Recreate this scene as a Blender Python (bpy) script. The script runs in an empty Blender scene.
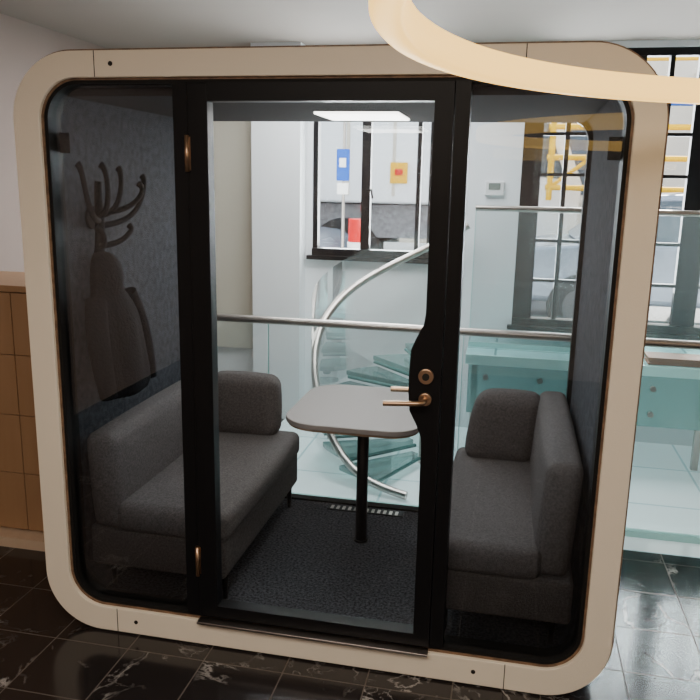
import bpy, bmesh, numpy as np, random
from math import *
from mathutils import Vector, Matrix
random.seed(4)
SC=bpy.context.scene
# ------------------------------------------------------------------ materials
def mat(name,col,rough=.5,metal=0,bump=None,var=None,spec=None,emis=None,trans=0,ior=1.45):
    m=bpy.data.materials.new(name); m.use_nodes=True; nt=m.node_tree; b=nt.nodes['Principled BSDF']
    b.inputs['Base Color'].default_value=(*col,1); b.inputs['Roughness'].default_value=rough; b.inputs['Metallic'].default_value=metal
    if spec is not None: b.inputs['Specular IOR Level'].default_value=spec
    if emis: b.inputs['Emission Color'].default_value=(*emis[0],1); b.inputs['Emission Strength'].default_value=emis[1]
    tc=nt.nodes.new('ShaderNodeTexCoord')
    if var:
        n=nt.nodes.new('ShaderNodeTexNoise'); n.inputs['Scale'].default_value=var[0]; n.inputs['Detail'].default_value=5
        mx=nt.nodes.new('ShaderNodeMix'); mx.data_type='RGBA'
        mx.inputs[6].default_value=(*[c*(1-var[1]) for c in col],1); mx.inputs[7].default_value=(*[min(1,c*(1+var[1])) for c in col],1)
        nt.links.new(tc.outputs['Object'],n.inputs['Vector'])
        rp=nt.nodes.new('ShaderNodeMapRange'); rp.inputs[1].default_value=.35; rp.inputs[2].default_value=.65
        nt.links.new(n.outputs[0],rp.inputs[0]); nt.links.new(rp.outputs[0],mx.inputs[0]); nt.links.new(mx.outputs[2],b.inputs['Base Color'])
    if bump:
        n=nt.nodes.new('ShaderNodeTexNoise'); n.inputs['Scale'].default_value=bump[0]; n.inputs['Detail'].default_value=4
        nt.links.new(tc.outputs['Object'],n.inputs['Vector'])
        bp=nt.nodes.new('ShaderNodeBump'); bp.inputs['Strength'].default_value=bump[1]; bp.inputs['Distance'].default_value=.01
        nt.links.new(n.outputs[0],bp.inputs['Height']); nt.links.new(bp.outputs[0],b.inputs['Normal'])
    return m
def glassmat(name,tint,refl=1.0,ior=1.5,body=None,bodyfac=0):
    m=bpy.data.materials.new(name); m.use_nodes=True; nt=m.node_tree; nt.nodes.clear()
    o=nt.nodes.new('ShaderNodeOutputMaterial'); t=nt.nodes.new('ShaderNodeBsdfTransparent'); t.inputs[0].default_value=(*tint,1)
    g=nt.nodes.new('ShaderNodeBsdfGlossy'); g.inputs['Roughness'].default_value=.01; g.inputs[0].default_value=(1,1,1,1)
    f=nt.nodes.new('ShaderNodeFresnel'); f.inputs[0].default_value=ior
    mu=nt.nodes.new('ShaderNodeMath'); mu.operation='MULTIPLY'; mu.inputs[1].default_value=refl; nt.links.new(f.outputs[0],mu.inputs[0])
    mx=nt.nodes.new('ShaderNodeMixShader'); nt.links.new(mu.outputs[0],mx.inputs[0])
    src=t.outputs[0]
    if body:
        d=nt.nodes.new('ShaderNodeBsdfDiffuse'); d.inputs[0].default_value=(*body,1)
        tr=nt.nodes.new('ShaderNodeBsdfTranslucent'); tr.inputs[0].default_value=(*body,1)
        a=nt.nodes.new('ShaderNodeMixShader'); a.inputs[0].default_value=.5; nt.links.new(d.outputs[0],a.inputs[1]); nt.links.new(tr.outputs[0],a.inputs[2])
        m2=nt.nodes.new('ShaderNodeMixShader'); m2.inputs[0].default_value=bodyfac; nt.links.new(t.outputs[0],m2.inputs[1]); nt.links.new(a.outputs[0],m2.inputs[2]); src=m2.outputs[0]
    nt.links.new(src,mx.inputs[1]); nt.links.new(g.outputs[0],mx.inputs[2]); nt.links.new(mx.outputs[0],o.inputs[0])
    return m
def marble():
    m=bpy.data.materials.new('black_marble_tiles'); m.use_nodes=True; nt=m.node_tree; b=nt.nodes['Principled BSDF']; L=nt.links
    tc=nt.nodes.new('ShaderNodeTexCoord')
    br=nt.nodes.new('ShaderNodeTexBrick'); br.offset=0; br.squash=1
    br.inputs['Scale'].default_value=1; br.inputs['Brick Width'].default_value=.31; br.inputs['Row Height'].default_value=.31
    br.inputs['Mortar Size'].default_value=.0025; br.inputs['Mortar Smooth'].default_value=.1
    br.inputs['Color1'].default_value=(0,0,0,1); br.inputs['Color2'].default_value=(1,1,1,1); br.inputs['Mortar'].default_value=(.5,.5,.5,1)
    mp=nt.nodes.new('ShaderNodeMapping'); mp.inputs['Location'].default_value=(.07,.1,0)
    L.new(tc.outputs['Object'],mp.inputs[0]); L.new(mp.outputs[0],br.inputs['Vector'])
    add=nt.nodes.new('ShaderNodeVectorMath'); add.operation='MULTIPLY_ADD'; L.new(br.outputs['Color'],add.inputs[0]); add.inputs[1].default_value=(7,13,5); L.new(tc.outputs['Object'],add.inputs[2])
    def vein(scale,width,m0,m1,dist,msc):
        n=nt.nodes.new('ShaderNodeTexNoise'); n.inputs['Scale'].default_value=scale; n.inputs['Detail'].default_value=9; n.inputs['Roughness'].default_value=.6; n.inputs['Distortion'].default_value=dist; L.new(add.outputs[0],n.inputs['Vector'])
        s=nt.nodes.new('ShaderNodeMath'); s.operation='SUBTRACT'; s.inputs[1].default_value=.5; L.new(n.outputs[0],s.inputs[0])
        ab=nt.nodes.new('ShaderNodeMath'); ab.operation='ABSOLUTE'; L.new(s.outputs[0],ab.inputs[0])
        mr=nt.nodes.new('ShaderNodeMapRange'); mr.inputs[1].default_value=0; mr.inputs[2].default_value=width; mr.inputs[3].default_value=1; mr.inputs[4].default_value=0; L.new(ab.outputs[0],mr.inputs[0])
        n2=nt.nodes.new('ShaderNodeTexNoise'); n2.inputs['Scale'].default_value=msc; L.new(add.outputs[0],n2.inputs['Vector'])
        mr2=nt.nodes.new('ShaderNodeMapRange'); mr2.inputs[1].default_value=m0; mr2.inputs[2].default_value=m1; L.new(n2.outputs[0],mr2.inputs[0])
        mu=nt.nodes.new('ShaderNodeMath'); mu.operation='MULTIPLY'; L.new(mr.outputs[0],mu.inputs[0]); L.new(mr2.outputs[0],mu.inputs[1]); return mu
    a=vein(1.8,.012,.50,.66,.5,4.3); c=vein(5.5,.010,.55,.75,.3,2.7)
    mxm=nt.nodes.new('ShaderNodeMath'); mxm.operation='MAXIMUM'; L.new(a.outputs[0],mxm.inputs[0]); L.new(c.outputs[0],mxm.inputs[1])
    mx=nt.nodes.new('ShaderNodeMix'); mx.data_type='RGBA'; mx.inputs[6].default_value=(.020,.017,.017,1); mx.inputs[7].default_value=(.38,.36,.34,1); L.new(mxm.outputs[0],mx.inputs[0])
    m3=nt.nodes.new('ShaderNodeMix'); m3.data_type='RGBA'; L.new(br.outputs['Fac'],m3.inputs[0]); L.new(mx.outputs[2],m3.inputs[6]); m3.inputs[7].default_value=(.11,.09,.075,1)
    L.new(m3.outputs[2],b.inputs['Base Color'])
    r=nt.nodes.new('ShaderNodeMapRange'); r.inputs[3].default_value=.14; r.inputs[4].default_value=.6; L.new(br.outputs['Fac'],r.inputs[0]); L.new(r.outputs[0],b.inputs['Roughness'])
    return m
def gridmat(name,col,line,size,w,rough=.2,em=0):
    m=bpy.data.materials.new(name); m.use_nodes=True; nt=m.node_tree; b=nt.nodes['Principled BSDF']
    tc=nt.nodes.new('ShaderNodeTexCoord'); br=nt.nodes.new('ShaderNodeTexBrick'); br.offset=0
    br.inputs['Scale'].default_value=1; br.inputs['Brick Width'].default_value=size; br.inputs['Row Height'].default_value=size; br.inputs['Mortar Size'].default_value=w
    br.inputs['Color1'].default_value=(*col,1); br.inputs['Color2'].default_value=(*[c*.93 for c in col],1); br.inputs['Mortar'].default_value=(*line,1)
    nt.links.new(tc.outputs['Object'],br.inputs['Vector']); nt.links.new(br.outputs[0],b.inputs['Base Color']); b.inputs['Roughness'].default_value=rough
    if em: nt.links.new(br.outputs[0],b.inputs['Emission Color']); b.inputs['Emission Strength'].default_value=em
    return m
def perfmat():
    m=bpy.data.materials.new('perforated_ceiling'); m.use_nodes=True; nt=m.node_tree; b=nt.nodes['Principled BSDF']
    tc=nt.nodes.new('ShaderNodeTexCoord'); v=nt.nodes.new('ShaderNodeTexVoronoi'); v.inputs['Scale'].default_value=30; v.inputs['Randomness'].default_value=0
    mr=nt.nodes.new('ShaderNodeMapRange'); mr.inputs[1].default_value=.27; mr.inputs[2].default_value=.33
    mx=nt.nodes.new('ShaderNodeMix'); mx.data_type='RGBA'; mx.inputs[6].default_value=(.003,.003,.003,1); mx.inputs[7].default_value=(.028,.025,.025,1)
    nt.links.new(tc.outputs['Object'],v.inputs['Vector']); nt.links.new(v.outputs['Distance'],mr.inputs[0]); nt.links.new(mr.outputs[0],mx.inputs[0]); nt.links.new(mx.outputs[2],b.inputs['Base Color']); b.inputs['Roughness'].default_value=.9; b.inputs['Specular IOR Level'].default_value=.05
    return m
def woodmat(name,c1,c2,scale=3,rough=.4):
    m=bpy.data.materials.new(name); m.use_nodes=True; nt=m.node_tree; b=nt.nodes['Principled BSDF']
    tc=nt.nodes.new('ShaderNodeTexCoord'); mp=nt.nodes.new('ShaderNodeMapping'); mp.inputs['Scale'].default_value=(8,8,.8)
    n=nt.nodes.new('ShaderNodeTexNoise'); n.inputs['Scale'].default_value=scale; n.inputs['Detail'].default_value=6
    mx=nt.nodes.new('ShaderNodeMix'); mx.data_type='RGBA'; mx.inputs[6].default_value=(*c1,1); mx.inputs[7].default_value=(*c2,1)
    nt.links.new(tc.outputs['Object'],mp.inputs[0]); nt.links.new(mp.outputs[0],n.inputs['Vector']); nt.links.new(n.outputs[0],mx.inputs[0]); nt.links.new(mx.outputs[2],b.inputs['Base Color']); b.inputs['Roughness'].default_value=rough
    return m
M=dict(
 cream=mat('cream_laminate',(.92,.83,.68),.42,bump=(220,.08)),
 ply=mat('plywood_edge',(.20,.12,.07),.55,var=(30,.3)),
 shell=mat('pod_outer_shell',(.05,.05,.055),.6),
 felt=mat('grey_felt',(.056,.061,.071),.95,bump=(160,.5),var=(35,.25),spec=.1),
 carpet=mat('grey_carpet',(.072,.074,.084),.98,bump=(260,.9),var=(90,.6),spec=.1),
 perf=perfmat(),
 black=mat('black_metal',(.006,.006,.007),.42,spec=.2),
 blackm=mat('matt_black_steel',(.005,.005,.006),.8,spec=.1),
 seal=mat('black_rubber',(.01,.01,.01),.6,spec=.2),
 fabric=mat('grey_sofa_fabric',(.115,.103,.102),.92,bump=(300,.5),var=(120,.22),spec=.2),
 steel=mat('brushed_steel',(.42,.38,.35),.32,1),
 brass=mat('bronze_metal',(.50,.33,.21),.32,1),
 tabletop=mat('table_laminate',(.25,.222,.21),.6,spec=.2),
 white=mat('white_paint',(.84,.86,.88),.7,bump=(60,.05)),
 wallw=mat('warm_wall_paint',(.42,.33,.29),.75,bump=(60,.05)),
 beige=mat('beige_panel',(.58,.55,.46),.7),
 ceil=mat('ceiling_paint',(.37,.32,.28),.85),
 marble=marble(),
 glass=glassmat('clear_glass',(.98,.987,.985),.7,1.5),
 glass_side=glassmat('side_pane_glass',(.90,.92,.93),1.0,1.5),
 glassg=glassmat('green_tinted_glass',(.968,.99,.987),.6,1.5,(.78,.95,.94),.025),
 glassedge=mat('glass_edge',(.45,.80,.77),.15),
 darkglass=mat('dark_glass_edge',(.05,.16,.15),.2),
 tread=glassmat('glass_tread',(.72,.93,.91),1.0,1.5,(.50,.80,.78),.32),
 landing=gridmat('glass_landing',(.36,.70,.71),(.08,.25,.27),.6,.008,.1),
 gfloor_glow=gridmat('frosted_glass_floor_glow',(.78,.93,.95),(.42,.64,.68),.62,.008,.18,.26),  # weak emission added so the floor looks lit from below
 lamp=mat('ring_diffuser',(.5,.4,.25),.5,emis=((1,.58,.13),2.5)),
 led=mat('led_panel',(1,1,1),.5,emis=((1,.97,.9),6)),
 wood=woodmat('oak_locker',(.36,.20,.10),(.42,.25,.13)),
 paleoak=woodmat('pale_oak',(.58,.42,.28),(.68,.52,.37)),
 darkgap=mat('dark_gap',(.01,.008,.006),.8),
 coat=mat('dark_wool',(.008,.008,.010),.95,bump=(80,.5),spec=.05),
 asphalt=mat('asphalt',(.22,.22,.23),.9,var=(20,.3)),
 pave=mat('pavement_stone',(.5,.48,.45),.9,var=(3,.2)),
 stone=mat('facade_stone',(.60,.54,.45),.85,var=(1,.1)),
 winblue=mat('dark_window_glass',(.05,.07,.09),.08),
 truckw=mat('white_truck_paint',(.78,.79,.80),.35),
 carp=mat('silver_car_paint',(.18,.21,.26),.25,.3),
 carb=mat('blue_car_paint',(.05,.13,.35),.25,.2),
 tyre=mat('tyre_rubber',(.015,.015,.015),.8),
 red=mat('red_paint',(.55,.012,.012),.6,spec=.1),
 yellow=mat('yellow_paint',(.80,.44,.005),.6,spec=.1),
 blue=mat('sign_blue',(.015,.09,.42),.6,spec=.1),
 paper=mat('white_plastic',(.8,.8,.8),.4),
 screen=mat('display',(.18,.22,.2),.2),
 book=mat('brown_leather',(.22,.10,.05),.6),
)
# ------------------------------------------------------------------ helpers
def link(o,parent=None):
    bpy.context.collection.objects.link(o)
    if parent: o.parent=parent
    return o
def empty(name,parent=None): 
    o=bpy.data.objects.new(name,None); o.empty_display_size=.1; return link(o,parent)
def obj(name,verts,faces,m,parent=None,smooth=False):
    me=bpy.data.meshes.new(name); me.from_pydata([tuple(v) for v in verts],[],faces); me.update()
    bm=bmesh.new(); bm.from_mesh(me); bmesh.ops.recalc_face_normals(bm,faces=bm.faces); bm.to_mesh(me); bm.free()
    for p in me.polygons: p.use_smooth=smooth
    me.materials.append(M[m]); return link(bpy.data.objects.new(name,me),parent)
def box(name,x0,x1,y0,y1,z0,z1,m,parent=None,bev=0,seg=2):
    v=[(x,y,z) for x in (x0,x1) for y in (y0,y1) for z in (z0,z1)]
    f=[(0,1,3,2),(4,6,7,5),(0,4,5,1),(2,3,7,6),(0,2,6,4),(1,5,7,3)]
    o=obj(name,v,f,m,parent)
    if bev:
        b=o.modifiers.new('bev','BEVEL'); b.width=bev; b.segments=seg; b.limit_method='NONE'
        for p in o.data.polygons: p.use_smooth=True
        w=o.modifiers.new('wn','WEIGHTED_NORMAL')
    return o
def cushion(name,x0,x1,y0,y1,z0,z1,m,parent,bev=.035,puff=.012,shear=(0,0)):
    """upholstered block: subdivided box, bulged faces, rounded edges"""
    bm=bmesh.new(); bmesh.ops.create_cube(bm,size=1)
    c=Vector(((x0+x1)/2,(y0+y1)/2,(z0+z1)/2)); d=Vector((x1-x0,y1-y0,z1-z0))
    bmesh.ops.subdivide_edges(bm,edges=list(bm.edges),cuts=11,use_grid_fill=True)
    for v in bm.verts:
        p=v.co.copy(); h=d/2; q=Vector((0,0,0))
        for i in range(3):
            k=round((p[i]+.5)*12); 
            if k<=3: q[i]=-h[i]+bev*k/3
            elif k>=9: q[i]=h[i]-bev*(12-k)/3
            else: q[i]=(-h[i]+bev)+(2*h[i]-2*bev)*(k-3)/6
        inn=Vector([max(-(h[i]-bev),min(h[i]-bev,q[i])) for i in range(3)])
        e=q-inn
        if e.length>1e-9: q=inn+e.normalized()*bev
        for i in range(3):
            j,k=(i+1)%3,(i+2)%3
            w=(1-min(1,abs(q[j]/h[j]))**2.5)*(1-min(1,abs(q[k]/h[k]))**2.5)
            if abs(p[i])>.499: q[i]+=copysign(puff*w,p[i])
        t=(q.z+h.z); q.x+=shear[0]*t; q.y+=shear[1]*t
        v.co=c+q
    me=bpy.data.meshes.new(name); bm.to_mesh(me); bm.free()
    for p in me.polygons: p.use_smooth=True
    me.materials.append(M[m]); return link(bpy.data.objects.new(name,me),parent)
def rr(x0,x1,z0,z1,r,n=10):
    if not isinstance(r,tuple): r=(r,)*4
    P=[]
    for (cx,cz,sx,sz,a0,rad) in ((x0,z0,1,1,pi,r[0]),(x1,z0,-1,1,1.5*pi,r[1]),(x1,z1,-1,-1,0,r[2]),(x0,z1,1,-1,.5*pi,r[3])):
        ox,oz=cx+sx*rad,cz+sz*rad
        for i in range(n+1):
            a=a0+i/n*pi/2; P.append((ox+rad*cos(a),oz+rad*sin(a)))
    return P
def ring(name,o,i,y0,y1,m,parent,bev=0):
    n=len(o); V=[(x,y0,z) for x,z in o]+[(x,y0,z) for x,z in i]+[(x,y1,z) for x,z in o]+[(x,y1,z) for x,z in i]; F=[]
    for k in range(n):
        j=(k+1)%n
        F+=[(k,j,n+j,n+k),(2*n+k,3*n+k,3*n+j,2*n+j),(k,2*n+k,2*n+j,j),(n+k,n+j,3*n+j,3*n+k)]
    ob=obj(name,V,F,m,parent)
    if bev:
        b=ob.modifiers.new('b','BEVEL'); b.width=bev; b.segments=2; b.angle_limit=.9
    return ob
def slab(name,pts,y0,y1,m,parent=None,axis='y'):
    n=len(pts)
    if axis=='y': V=[(a,y0,b) for a,b in pts]+[(a,y1,b) for a,b in pts]
    elif axis=='z': V=[(a,b,y0) for a,b in pts]+[(a,b,y1) for a,b in pts]
    else: V=[(y0,a,b) for a,b in pts]+[(y1,a,b) for a,b in pts]
    F=[tuple(range(n)),tuple(range(2*n-1,n-1,-1))]+[(k,n+k,n+(k+1)%n,(k+1)%n) for k in range(n)]
    return obj(name,V,F,m,parent)
def tube(name,pts,r,m,parent=None,smooth=True,cyc=False,radii=None,res=8):
    c=bpy.data.curves.new(name,'CURVE'); c.dimensions='3D'; c.bevel_depth=r; c.bevel_resolution=4; c.use_fill_caps=True; c.resolution_u=res
    s=c.splines.new('NURBS' if smooth else 'POLY'); s.points.add(len(pts)-1)
    for i,p in enumerate(pts): s.points[i].co=(*p,1); s.points[i].radius=radii[i] if radii else 1
    if smooth: s.order_u=min(4,len(pts)); s.use_endpoint_u=not cyc
    s.use_cyclic_u=cyc
    o=bpy.data.objects.new(name,c); c.materials.append(M[m]); link(o)
    dg=bpy.context.evaluated_depsgraph_get(); me=bpy.data.meshes.new_from_object(o.evaluated_get(dg)); bpy.data.objects.remove(o)
    for p in me.polygons: p.use_smooth=True
    return link(bpy.data.objects.new(name,me),parent)
def cyl(name,c,r,h,m,parent=None,axis='z',n=32,bev=0,r2=None):
    bm=bmesh.new(); bmesh.ops.create_cone(bm,cap_ends=True,segments=n,radius1=r,radius2=r if r2 is None else r2,depth=h)
    R=Matrix.Identity(4)
    if axis=='y': R=Matrix.Rotation(pi/2,4,'X')
    if axis=='x': R=Matrix.Rotation(pi/2,4,'Y')
    bmesh.ops.transform(bm,matrix=Matrix.Translation(c)@R,verts=bm.verts)
    me=bpy.data.meshes.new(name); bm.to_mesh(me); bm.free()
    for p in me.polygons: p.use_smooth=len(p.vertices)==4
    me.materials.append(M[m]); o=link(bpy.data.objects.new(name,me),parent)
    if bev: b=o.modifiers.new('b','BEVEL'); b.width=bev; b.segments=2; b.limit_method='ANGLE'
    return o
# ------------------------------------------------------------------ room shell
CZ=2.7; XL=-2.36; XR=3.4; YB=-4.6; YW=3.0
f=box('floor',XL,XR,YB,1.24,-.1,0,'marble')
box('floor_glass',-.95,XR,1.24,YW,-.1,0,'gfloor_glow')
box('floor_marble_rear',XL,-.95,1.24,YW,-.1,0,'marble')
box('ceiling',XL,XR,YB,YW+.2,CZ,CZ+.1,'ceil')
box('wall_left',XL-.1,XL,YB,YW+.2,-.1,CZ,'wallw')
box('wall_right',XR,XR+.1,YB,YW+.2,-.1,CZ,'white')
box('wall_behind',XL-.1,XR+.1,YB-.1,YB,-.1,CZ,'wallw')
wb=empty('wall_back')
def wp(n,*a): return box(n,*a,'white',wb)
W1=(-.79,.09,1.24,2.55); W2=(.69,2.75,.80,2.66)
wp('left_part',XL,W1[0],YW,YW+.2,-.1,CZ); wp('below_1',W1[0],W1[1],YW,YW+.2,-.1,W1[2]); wp('above_1',W1[0],W1[1],YW,YW+.2,W1[3],CZ)
wp('mid',W1[1],W2[0],YW,YW+.2,-.1,CZ); wp('below_2',W2[0],W2[1],YW,YW+.2,-.1,W2[2]); wp('above_2',W2[0],W2[1],YW,YW+.2,W2[3],CZ); wp('right_part',W2[1],XR,YW,YW+.2,-.1,CZ)
box('pilaster',-1.20,-.84,YW-.16,YW,0,CZ,'white',wb)
box('recess_panel',-1.62,-1.24,YW-.03,YW,.5,2.25,'beige',wb)
def window(name,W,xs,zs,fr=.05,bar=.022):
    e=empty(name); x0,x1,z0,z1=W
    y0,y1=YW+.02,YW+.09
    box('frame_bottom',x0,x1,y0-.03,y1,z0,z0+fr,'black',e); box('frame_top',x0,x1,y0,y1,z1-fr,z1,'black',e)
    box('frame_left',x0,x0+fr*.7,y0,y1,z0+fr,z1-fr,'black',e); box('frame_right',x1-fr*.7,x1,y0,y1,z0+fr,z1-fr,'black',e)
    for i,(x,w) in enumerate(xs): box('mullion_%d'%i,x-w/2,x+w/2,y0+.005,y1-.005,z0+fr,z1-fr,'black',e)
    for i,(z,a,b) in enumerate(zs): box('transom_%d'%i,a,b,y0+.012,y1-.012,z-bar/2,z+bar/2,'black',e)
    box('pane',x0+.03,x1-.03,y0+.03,y0+.034,z0+.03,z1-.03,'glass',e)
    return e
w1=window('window_1',W1,[(-.40,.065),(-.02,.03)],[])
box('sill',W1[0]-.03,W1[1]+.03,YW-.05,YW+.02,W1[2]-.03,W1[2]-.001,'black',w1)
tube('latch',[(-.385,YW+.0,1.72),(-.35,YW-.02,1.72),(-.34,YW-.02,1.66)],.008,'black',w1,False)
w2=window('window_2',W2,[(.77,.10),(.98,.03),(1.16,.03),(1.38,.12),(1.60,.03),(1.84,.15),(2.1,.03),(2.35,.03),(2.55,.03)],[(1.12,.7,2.7),(1.40,.7,2.7),(1.85,.7,2.7),(2.12,.7,2.7),(2.40,.7,2.7)])
box('sill',W2[0]-.03,W2[1]+.03,YW-.05,YW+.02,W2[2]-.03,W2[2]-.001,'black',w2)
box('baseboard_left',XL,XL+.015,YB,.50,0,.09,'darkgap')
th=empty('thermostat'); box('body',.45,.58,YW-.03,YW,1.70,1.80,'paper',th,.006); box('display',.475,.555,YW-.033,YW-.029,1.74,1.785,'screen',th)
# ------------------------------------------------------------------ meeting pod
pod=empty('meeting_pod')
HW=1.09; H=2.2
o1=rr(-HW,HW,0,H,.235,16); i1=rr(-.975,.985,.115,2.10,.135,16)
ring('frame_ply',o1,i1,.006,.06,'ply',pod)
o2=rr(-HW+.007,HW-.007,.007,H-.007,.228,16); i2=rr(-.982,.992,.108,2.107,.142,16)
ring('frame_face',o2,i2,-.012,.006,'cream',pod,.003)
ring('inner_lip',rr(-.975,.985,.115,2.10,.135,16),rr(-.962,.972,.128,2.088,.122,16),.01,.09,'seal',pod)
ring('body_shell',rr(-HW+.01,HW-.01,.012,H-.01,.225,16),rr(-.975,.985,.09,2.085,.10,16),.06,1.26,'felt',pod)
ring('body_skin',rr(-HW+.005,HW-.005,.004,H-.005,.23,16),rr(-HW+.01,HW-.01,.012,H-.01,.225,16),.06,1.27,'shell',pod)
ring('rear_frame',rr(-.975,.985,.09,2.085,.10,16),rr(-.955,.965,.11,2.065,.09,16),1.20,1.25,'seal',pod)
box('carpet',-.965,.975,.07,1.20,.088,.10,'carpet',pod)
box('ceiling_panel',-.93,.94,.08,1.20,2.055,2.08,'perf',pod)
box('ceiling_led',-.17,.18,.66,1.0,2.045,2.056,'led',pod,.004)
for i,(x,z0,z1) in enumerate([(-.76,2.108,2.192),(.665,2.108,2.192),(-.78,.008,.107),(.73,.008,.107)]): box('joint_%d'%i,x-.0015,x+.0015,-.0128,-.008,z0,z1,'darkgap',pod)
for i,(x,z) in enumerate([(-.70,2.15),(.61,2.15),(-.70,.06),(.62,.06)]): cyl('screw_%d'%i,(x,-.0125,z),.008,.003,'darkgap',pod,'y',16)
slab('side_pane_a',rr(-.97,-.478,.12,2.095,(.13,.001,.001,.13),12),.035,.043,'glass_side',pod)
slab('side_pane_b',rr(.49,.98,.12,2.095,(.001,.13,.13,.001),12),.035,.043,'glass_side',pod)
slab('rear_pane',rr(-.955,.965,.11,2.065,.09,12),1.22,1.23,'glass',pod)
box('mullion_a',-.485,-.434,.0,.075,.128,2.09,'black',pod); box('mullion_b',.458,.505,.0,.075,.128,2.09,'black',pod)
box('threshold',-.43,.455,-.045,.0,.112,.122,'steel',pod,.002)
for i,x in enumerate((-.972,.982)):
    s=1 if x<0 else -1
    slab('bracket_%d'%i,[(x,.075),(x+s*.05,.075),(x,.14)],1.86,1.93,'blackm',pod,'z')
box('floor_grille',-.2,.2,1.12,1.18,.10,.104,'black',pod)
for i in range(12): box('grille_slot_%d'%i,-.185+i*.031,-.17+i*.031,1.13,1.17,.104,.1055,'steel',pod)
# door
dr=empty('door_1',pod); 
box('stile_hinge',-.432,-.36,-.006,.05,.13,2.088,'black',dr,.003)
pts=[(.455,.13),(.455,2.088),(.395,2.088),(.395,1.36),(.390,1.32),(.365,1.27),(.350,1.23),(.346,1.15),(.346,1.09),(.352,1.02),(.378,.97),(.394,.93),(.397,.89),(.397,.13)]
slab('stile_lock',pts,-.006,.05,'black',dr)
box('rail_top',-.36,.395,-.006,.05,2.03,2.088,'black',dr); box('rail_bottom',-.36,.397,-.006,.05,.13,.175,'black',dr)
box('pane',-.362,.40,.018,.026,.17,2.035,'glass',dr)
for i,z in enumerate((1.86,.36)):
    cyl('hinge_%d'%i,(-.432,-.014,z),.008,.12,'brass',dr,n=20); box('hinge_leaf_%d'%i,-.442,-.422,-.008,-.004,z-.055,z+.055,'brass',dr)
cyl('rose',(.405,-.012,1.145),.026,.014,'brass',dr,'y',32,.002)
cyl('keyway',(.405,-.022,1.145),.012,.008,'darkgap',dr,'y',24)
cyl('lever_rose',(.405,-.012,1.065),.022,.014,'brass',dr,'y',32,.002)
tube('lever',[(.405,-.015,1.065),(.405,-.05,1.065),(.40,-.058,1.064),(.38,-.062,1.062),(.27,-.062,1.055)],.009,'brass',dr,False)
tube('lever_inside',[(.405,.05,1.065),(.405,.10,1.065),(.395,.105,1.064),(.27,.105,1.06)],.009,'brass',dr,False)
# ------------------------------------------------------------------ sofas
def sofa(name,s):
    e=empty(name)
    def X(a,b): return (min(s*a,s*b),max(s*a,s*b))
    bx=.955; fx=.36 if s<0 else .455
    x0,x1=X(bx,fx+.012); cushion('base',x0,x1,.11,1.17,.215,.39,'fabric',e,.02,.002)
    x0,x1=X(bx-.12,fx); cushion('seat',x0,x1,.10,1.175,.375,.50,'fabric',e,.035,.014)
    x0,x1=X(bx-.02,bx-.15); cushion('backrest',x0,x1,.10 if s<0 else .13,1.17,.385,.78 if s<0 else .82,'fabric',e,.04,.012,(.06*s,0))
    if s<0: x0,x1=X(bx-.14,fx+.10); cushion('side_rest',x0,x1,1.03,1.17,.49,.80,'fabric',e,.045,.014,(0,.0))
    else: cushion('side_rest',.50,.80,.98,1.13,.49,.81,'fabric',e,.05,.016,(.16,.10))
    for i,(lx,ly) in enumerate([(fx+.04,.18),(fx+.04,1.10),(bx-.06,.18),(bx-.06,1.10)]):
        cyl('leg_%d'%i,(s*lx,ly,.16),.010,.12,'black',e,r2=.014)
    return e
sofa('sofa',-1); sofa('sofa',1)
# ------------------------------------------------------------------ table
tb=empty('side_table')
tp=rr(-.27,.33,.47,1.15,(.16,.13,.13,.16),12)
t=slab('top',tp,.752,.775,'tabletop',tb,'z'); b=t.modifiers.new('b','BEVEL'); b.width=.004; b.segments=2
slab('top_underlay',rr(-.262,.322,.478,1.142,(.155,.125,.125,.155),12),.742,.752,'ply',tb,'z')
cyl('column',(.04,.82,.425),.027,.636,'black',tb); cyl('mount_plate',(.04,.82,.737),.09,.01,'black',tb); cyl('floor_flange',(.04,.82,.105),.034,.01,'black',tb)
# ------------------------------------------------------------------ coat rack + coat on felt wall
cr=empty('coat_rack'); cx=-.975; cy=.28; zb=1.66
cyl('wall_plate',(cx+.007,cy,zb-.04),.045,.012,'blackm',cr,'x',24)
tube('post',[(cx+.02,cy,1.42),(cx+.035,cy,1.5),(cx+.04,cy,zb-.04),(cx+.035,cy,zb+.07),(cx+.04,cy,zb+.10)],.017,'blackm',cr,radii=[1.3,1.2,1.1,.8,.8])
for i,(dy,dz,z0) in enumerate([(-.19,.15,0),(-.10,.13,.02),(.10,.12,.02),(.19,.05,.03),(.30,.13,-.02),(-.15,.02,-.10),(.17,.01,-.10)]):
    out=.04+.05*(i%2)
    tube('hook_%d'%i,[(cx+.035,cy,zb+z0-.05),(cx+.05+out*.5,cy+dy*.5,zb+z0-.05),(cx+.05+out,cy+dy*.95,zb+z0+dz*.25),(cx+.05+out*.9,cy+dy,zb+z0+dz),(cx+.04+out*.8,cy+dy*1.02,zb+z0+dz+.012)],.010,'blackm',cr,radii=[1.3,1.1,1,.9,1.4])
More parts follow.
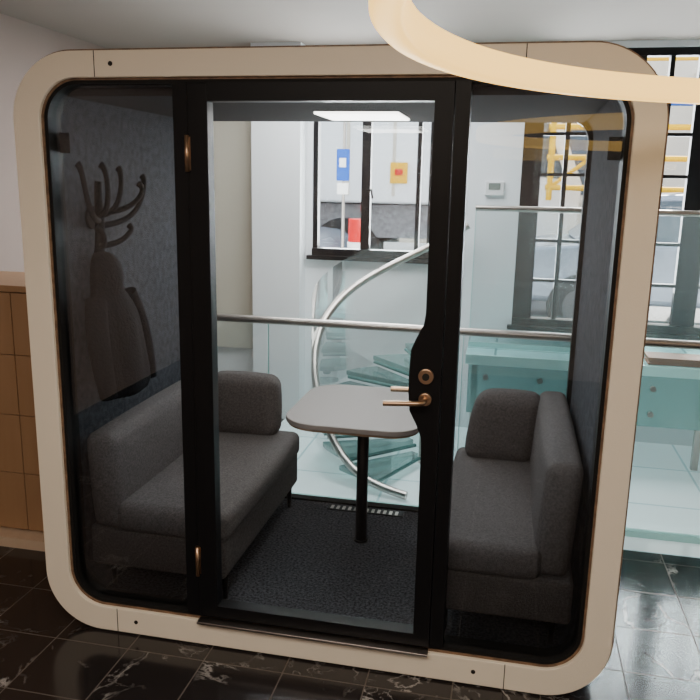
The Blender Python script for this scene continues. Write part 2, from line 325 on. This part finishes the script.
def coat(name,cy,ztop):
    e=empty(name); n=28; V=[];F=[]
    prof=[(0,.035,.03,0),(.03,.075,.045,0),(.08,.095,.055,-.005),(.13,.09,.055,-.005),(.16,.095,.05,0),(.19,.13,.06,0),(.24,.16,.07,0),(.30,.165,.075,.01),(.40,.16,.08,.02),(.50,.165,.085,.03),(.60,.17,.09,.03)]
    for k,(dz,w,d,off) in enumerate(prof):
        for i in range(n):
            a=2*pi*i/n; fold=1+.07*sin(5*a+dz*6)*min(1,dz*3)+.03*sin(11*a)
            V.append((cx+.012+d+d*cos(a)*fold*.98, cy+off+w*sin(a)*fold, ztop-dz))
    for k in range(len(prof)-1):
        for i in range(n): j=(i+1)%n; F.append((k*n+i,k*n+j,(k+1)*n+j,(k+1)*n+i))
    F+=[tuple(range(n)),tuple(range((len(prof)-1)*n,len(prof)*n))]
    o=obj('body',V,F,'coat',e,True); sm=o.modifiers.new('s','SUBSURF'); sm.levels=1; sm.render_levels=1
    for s in (-1,1):
        tube('sleeve_%d'%s,[(cx+.08,cy+s*.12,ztop-.18),(cx+.10,cy+s*.17,ztop-.28),(cx+.11,cy+s*.18+.02,ztop-.42),(cx+.12,cy+s*.17+.04,ztop-.56)],.046,'coat',e,radii=[.9,1,.95,.75])
    return e
coat('hanging_coat',.27,1.49)
# ------------------------------------------------------------------ ring lamp
rl=empty('ring_pendant_lamp'); C=Vector((1.475,-1.325,2.01)); Rr=1.0
V=[];F=[];n=128; prof=[(-.022,-.022),(-.016,-.028),(.016,-.028),(.022,-.022),(.022,.022),(.016,.028),(-.016,.028),(-.022,.022)]
for i in range(n):
    a=2*pi*i/n
    for dr_,dz in prof: V.append((C.x+(Rr+dr_)*cos(a),C.y+(Rr+dr_)*sin(a),C.z+dz))
k=len(prof)
for i in range(n):
    for j in range(k): F.append((i*k+j,i*k+(j+1)%k,((i+1)%n)*k+(j+1)%k,((i+1)%n)*k+j))
obj('diffuser',V,F,'lamp',rl,True)
for i in range(3):
    a=radians(100+i*120); tube('cable_%d'%i,[(C.x+Rr*cos(a),C.y+Rr*sin(a),C.z+.02),(C.x,C.y,CZ-.02)],.0015,'steel',rl,False)
cyl('canopy',(C.x,C.y,CZ-.015),.06,.03,'paper',rl)
# ------------------------------------------------------------------ lockers left
lk=empty('locker_cabinet')
box('carcass',-2.34,-1.16,.62,1.05,.05,1.25,'wood',lk)
for i,(x0,x1) in enumerate([(-2.33,-1.97),(-1.965,-1.60),(-1.595,-1.17)]):
    for j in range(4):
        z0=.06+j*.297; box('door_%d_%d'%(i,j),x0,x1,.60,.62,z0,z0+.294,'wood',lk,.002)
box('top',-2.35,-1.15,.59,1.06,1.25,1.28,'wood',lk,.003); box('plinth',-2.34,-1.12,.52,1.04,0,.05,'paleoak',lk)
# ------------------------------------------------------------------ balustrades behind pod
def balustrade(name,x0,x1,y,z0,z1,r,joints,m='glassg',parent=None):
    e=empty(name,parent); tube('handrail',[(x0,y,z1),(x1,y,z1)],r,'steel',e,False)
    xs=[x0]+joints+[x1]
    for i in range(len(xs)-1):
        box('pane_%d'%i,xs[i]+.006,xs[i+1]-.006,y-.006,y+.006,z0,z1-r*.8,m,e)
        box('edge_%d'%i,xs[i]+.002,xs[i]+.006,y-.007,y+.007,z0,z1-r*.8,'glassedge',e)
    box('shoe',x0,x1,y-.02,y+.02,z0-.02,z0+.012,'glassedge',e)
    return e
balustrade('glass_balustrade',-1.9,3.3,1.42,.02,1.03,.021,[-.62,.44,1.75])
# landing
LY=2.2
ld=empty('glass_landing'); box('deck',.42,3.38,LY,2.98,.70,.74,'landing',ld); box('deck_edge',.42,3.38,LY-.02,LY,.68,.742,'glassedge',ld)
balustrade('landing_balustrade',.42,3.3,2.45,.76,1.63,.018,[1.35,2.3],parent=ld)
box('fascia',.44,3.36,LY+.005,LY+.017,.36,.68,'tread',ld)
for i in range(9):
    for z in (.44,.60): cyl('fixing_%d_%d'%(i,int(z*100)),(.55+i*.33,LY-.008,z),.018,.02,'steel',ld,'y',20)
for x in (.47,1.9,3.3): box('post_%d'%int(x*10),x-.02,x+.02,2.5,2.54,0,.70,'steel',ld)
bk=empty('book'); box('cover_bottom',1.50,2.05,2.22,2.40,.743,.752,'book',bk); box('pages',1.51,2.04,2.227,2.395,.752,.770,'book',bk); box('cover_top',1.50,2.05,2.22,2.40,.770,.785,'book',bk)
# spiral stair
sp=empty('spiral_staircase')
railp=[(.16,1.56,.03),(-.02,1.60,.05),(-.22,1.70,.10),(-.42,1.88,.34),(-.55,2.10,.62),(-.56,2.35,.86),(-.42,2.6,1.06),(-.15,2.78,1.22),(.12,2.86,1.35),(.36,2.85,1.50)]
tube('curved_rail',railp,.024,'steel',sp)
cc=Vector((.20,2.2))
N=8
for i in range(N):
    a0=radians(-110-i*20); a1=radians(-110-(i+1)*20-3); z=.07+i*.08
    pts=[]
    for t_ in range(5):
        a=a0+(a1-a0)*t_/4; pts.append((cc.x+.70*cos(a),cc.y+.62*sin(a)))
    for t_ in range(5):
        a=a1+(a0-a1)*t_/4; pts.append((cc.x+.12*cos(a),cc.y+.12*sin(a)))
    slab('tread_%d'%i,pts,z,z+.03,'tread',sp,'z')
    tube('tread_support_%d'%i,[(cc.x+.1*cos(a0),cc.y+.1*sin(a0),z-.012),(cc.x+.68*cos(a0),cc.y+.6*sin(a0),z-.012)],.012,'darkglass',sp,False)
cyl('newel',(cc.x,cc.y,.4),.05,.8,'steel',sp)
V=[];F=[];nn=40
for i in range(nn+1):
    a=radians(-100-i/nn*165); x=cc.x+.76*cos(a); y=cc.y+.66*sin(a)
    V+=[(x,y,.02+.6*i/nn),(x,y,.75+.75*i/nn)]
for i in range(nn): F.append((2*i,2*i+2,2*i+3,2*i+1))
obj('curved_glass',V,F,'glassg',sp,True)
# ------------------------------------------------------------------ street outside
G=.3
box('street_ground',-14,16,3.25,16,G-.2,G,'asphalt')
box('pavement',-14,16,3.22,4.6,G,G+.06,'pave')
bd=empty('building_facade'); box('wall',-14,16,13,14,G,4.9,'stone',bd)
for i in range(12):
    x=-13+i*2.4; box('win_%d'%i,x,x+1.1,12.97,13.02,1.6,3.6,'winblue',bd); box('lintel_%d'%i,x-.1,x+1.2,12.9,13.0,3.62,3.8,'stone',bd); box('sillstone_%d'%i,x-.1,x+1.2,12.9,13.0,1.45,1.58,'stone',bd)
def wheels(e,xs,y0,y1,r):
    for i,x in enumerate(xs):
        for j,y in enumerate((y0,y1)):
            cyl('tyre_%d%d'%(i,j),(x,y,G+r),r,.22,'tyre',e,'y',28,.02); cyl('hub_%d%d'%(i,j),(x,y-.10 if j==0 else y+.10,G+r),r*.55,.05,'shell',e,'y',20)
tk=empty('delivery_truck')
box('cargo_box',-5.2,-.15,7.4,9.5,G+1.20,G+3.6,'truckw',tk,.04); box('chassis',-5.2,1.3,7.6,9.3,G+.75,G+1.18,'asphalt',tk)
slab('cab',[(-.08,G+.6),(1.4,G+.6),(1.45,G+1.5),(1.05,G+2.5),(-.08,G+2.6)],7.5,9.4,'truckw',tk); slab('cab_window',[(.55,G+1.6),(1.25,G+1.55),(.98,G+2.3),(.55,G+2.3)],7.48,7.5,'winblue',tk)
wheels(tk,(-4.4,-1.55,.7),7.65,9.25,.5)
box('side_rail',-1.0,.0,7.5,7.55,G+.5,G+.7,'paper',tk); box('marker_light',-1.3,-1.22,7.38,7.40,G+1.1,G+1.18,'red',tk)
for i in range(8): box('rib_%d'%i,-5.1+i*.6,-5.06+i*.6,7.385,7.4,G+1.3,G+3.55,'stone',tk)
wn=box('warning_sign',-.92,-.70,7.36,7.383,1.76,2.02,'yellow',tk); box('warning_mark',-.86,-.76,7.35,7.36,1.86,1.94,'red',tk)
def car(name,x0,y0,m,L=4.2):
    e=empty(name); s=L/4.2
    lo=[(0,.35),(.02,.75),(.35,.88),(1.05,.95),(3.3,.95),(3.95,.88),(4.2,.7),(4.2,.35)]
    hi=[(.75,.94),(1.35,1.40),(2.5,1.45),(3.25,1.05),(3.4,.94)]
    b=slab('body',[(x0+a*s,G+z) for a,z in lo],y0,y0+1.7,m,e); mm=b.modifiers.new('b','BEVEL'); mm.width=.06; mm.segments=3
    b=slab('cabin',[(x0+a*s,G+z) for a,z in hi],y0+.12,y0+1.58,m,e); mm=b.modifiers.new('b','BEVEL'); mm.width=.05; mm.segments=3
    slab('window_side_a',[(x0+a*s,G+z) for a,z in [(.98,.98),(1.42,1.34),(1.95,1.37),(1.95,.98)]],y0+.105,y0+.125,'winblue',e)
    slab('window_side_b',[(x0+a*s,G+z) for a,z in [(2.02,.98),(2.02,1.37),(2.45,1.38),(3.08,1.0)]],y0+.105,y0+.125,'winblue',e)
    for i,x in enumerate((.15,4.0)): box('lamp_%d'%i,x0+x*s-.08,x0+x*s+.08,y0-.005,y0+.2,G+.68,G+.76,'red' if i==0 else 'paper',e)
    wheels(e,(x0+.85*s,x0+3.35*s),y0+.08,y0+1.62,.32); return e
car('car',.5,5.2,'carp'); car('car',-5.2,5.3,'carp',4.0); car('car',5.0,5.6,'carb')
sg=empty('parking_sign'); tube('pole',[(-.88,4.45,G+.06),(-.88,4.45,2.3)],.015,'steel',sg,False); box('panel',-.94,-.82,4.40,4.43,1.78,2.06,'blue',sg,.01); box('panel_letter',-.91,-.85,4.392,4.40,1.90,1.98,'paper',sg); box('lower_panel',-.93,-.83,4.40,4.43,1.66,1.76,'paper',sg)
rb=empty('traffic_barrel'); cyl('drum',(-.83,4.85,G+.56),.09,1.12,'red',rb,r2=.08); cyl('band',(-.83,4.85,G+.85),.09,.1,'paper',rb)
sc=empty('scaffolding')
for x in (1.05,1.5,1.95,2.6,3.25,3.9):
    tube('upright',[(x,7.1,1.6),(x,7.1,3.9)] if x<2 else [(x,7.1,G),(x,7.1,4.2)],.035,'yellow',sc,False)
tube('base_leg',[(1.5,7.1,G),(1.5,7.1,1.6)],.05,'yellow',sc,False)
for z in (1.75,2.1,2.45,3.2,3.9): tube('ledger',[(1.0,7.1,z),(4.0,7.1,z)],.033,'yellow',sc,False)
tube('brace',[(1.05,7.1,1.75),(1.95,7.1,2.45)],.022,'yellow',sc,False); box('deck',1.5,4.0,7.13,7.30,2.70,2.78,'blue',sc)
# ------------------------------------------------------------------ lights
def area(name,loc,rot,sx,sy,e,col):
    l=bpy.data.lights.new(name,'AREA'); l.shape='RECTANGLE'; l.size=sx; l.size_y=sy; l.energy=e; l.color=col
    o=bpy.data.objects.new(name,l); o.location=loc; o.rotation_euler=rot; link(o); return o
area('front_fill_light',(0.2,-2.6,2.66),(0,0,0),2.2,1.2,86,(1,.88,.76))  # unseen fill lamp added under the ceiling to brighten the front room
area('pod_ceiling_light',(0,.83,2.04),(0,0,0),.3,.3,6.5,(1,.95,.90))
area('window_daylight',(1.7,3.25,1.9),(radians(-90),0,0),2.0,1.7,250,(.93,.97,1))
area('window_daylight',(-.35,3.25,1.9),(radians(-90),0,0),.85,1.2,95,(.93,.97,1))
area('stairwell_light',(-.3,2.1,2.66),(0,0,0),1.6,.9,65,(.97,.98,1))
s=bpy.data.lights.new('sun','SUN'); s.energy=26; s.angle=.01; s.color=(1,.95,.87); so=bpy.data.objects.new('sun',s); link(so)
so.rotation_euler=Vector((-.28,-1,-1.12)).to_track_quat('-Z','Y').to_euler()
w=bpy.data.worlds.new('w'); SC.world=w; w.use_nodes=True; nt=w.node_tree; bg=nt.nodes['Background']; bg.inputs[0].default_value=(.80,.89,1,1); bg.inputs[1].default_value=3.8
# ------------------------------------------------------------------ camera
yaw,pitch,roll=-0.206,-0.219,0.02
fv=Vector((sin(yaw)*cos(pitch),cos(yaw)*cos(pitch),sin(pitch))); r=fv.cross(Vector((0,0,1))).normalized(); u=r.cross(fv)
r2=r*cos(roll)+u*sin(roll); u2=-r*sin(roll)+u*cos(roll)
cam=bpy.data.cameras.new('camera'); cam.lens=36*760/700; cam.clip_start=.02; co=bpy.data.objects.new('camera',cam); link(co)
co.matrix_world=Matrix(((r2.x,u2.x,-fv.x,.659),(r2.y,u2.y,-fv.y,-2.484),(r2.z,u2.z,-fv.z,1.781),(0,0,0,1)))
SC.camera=co
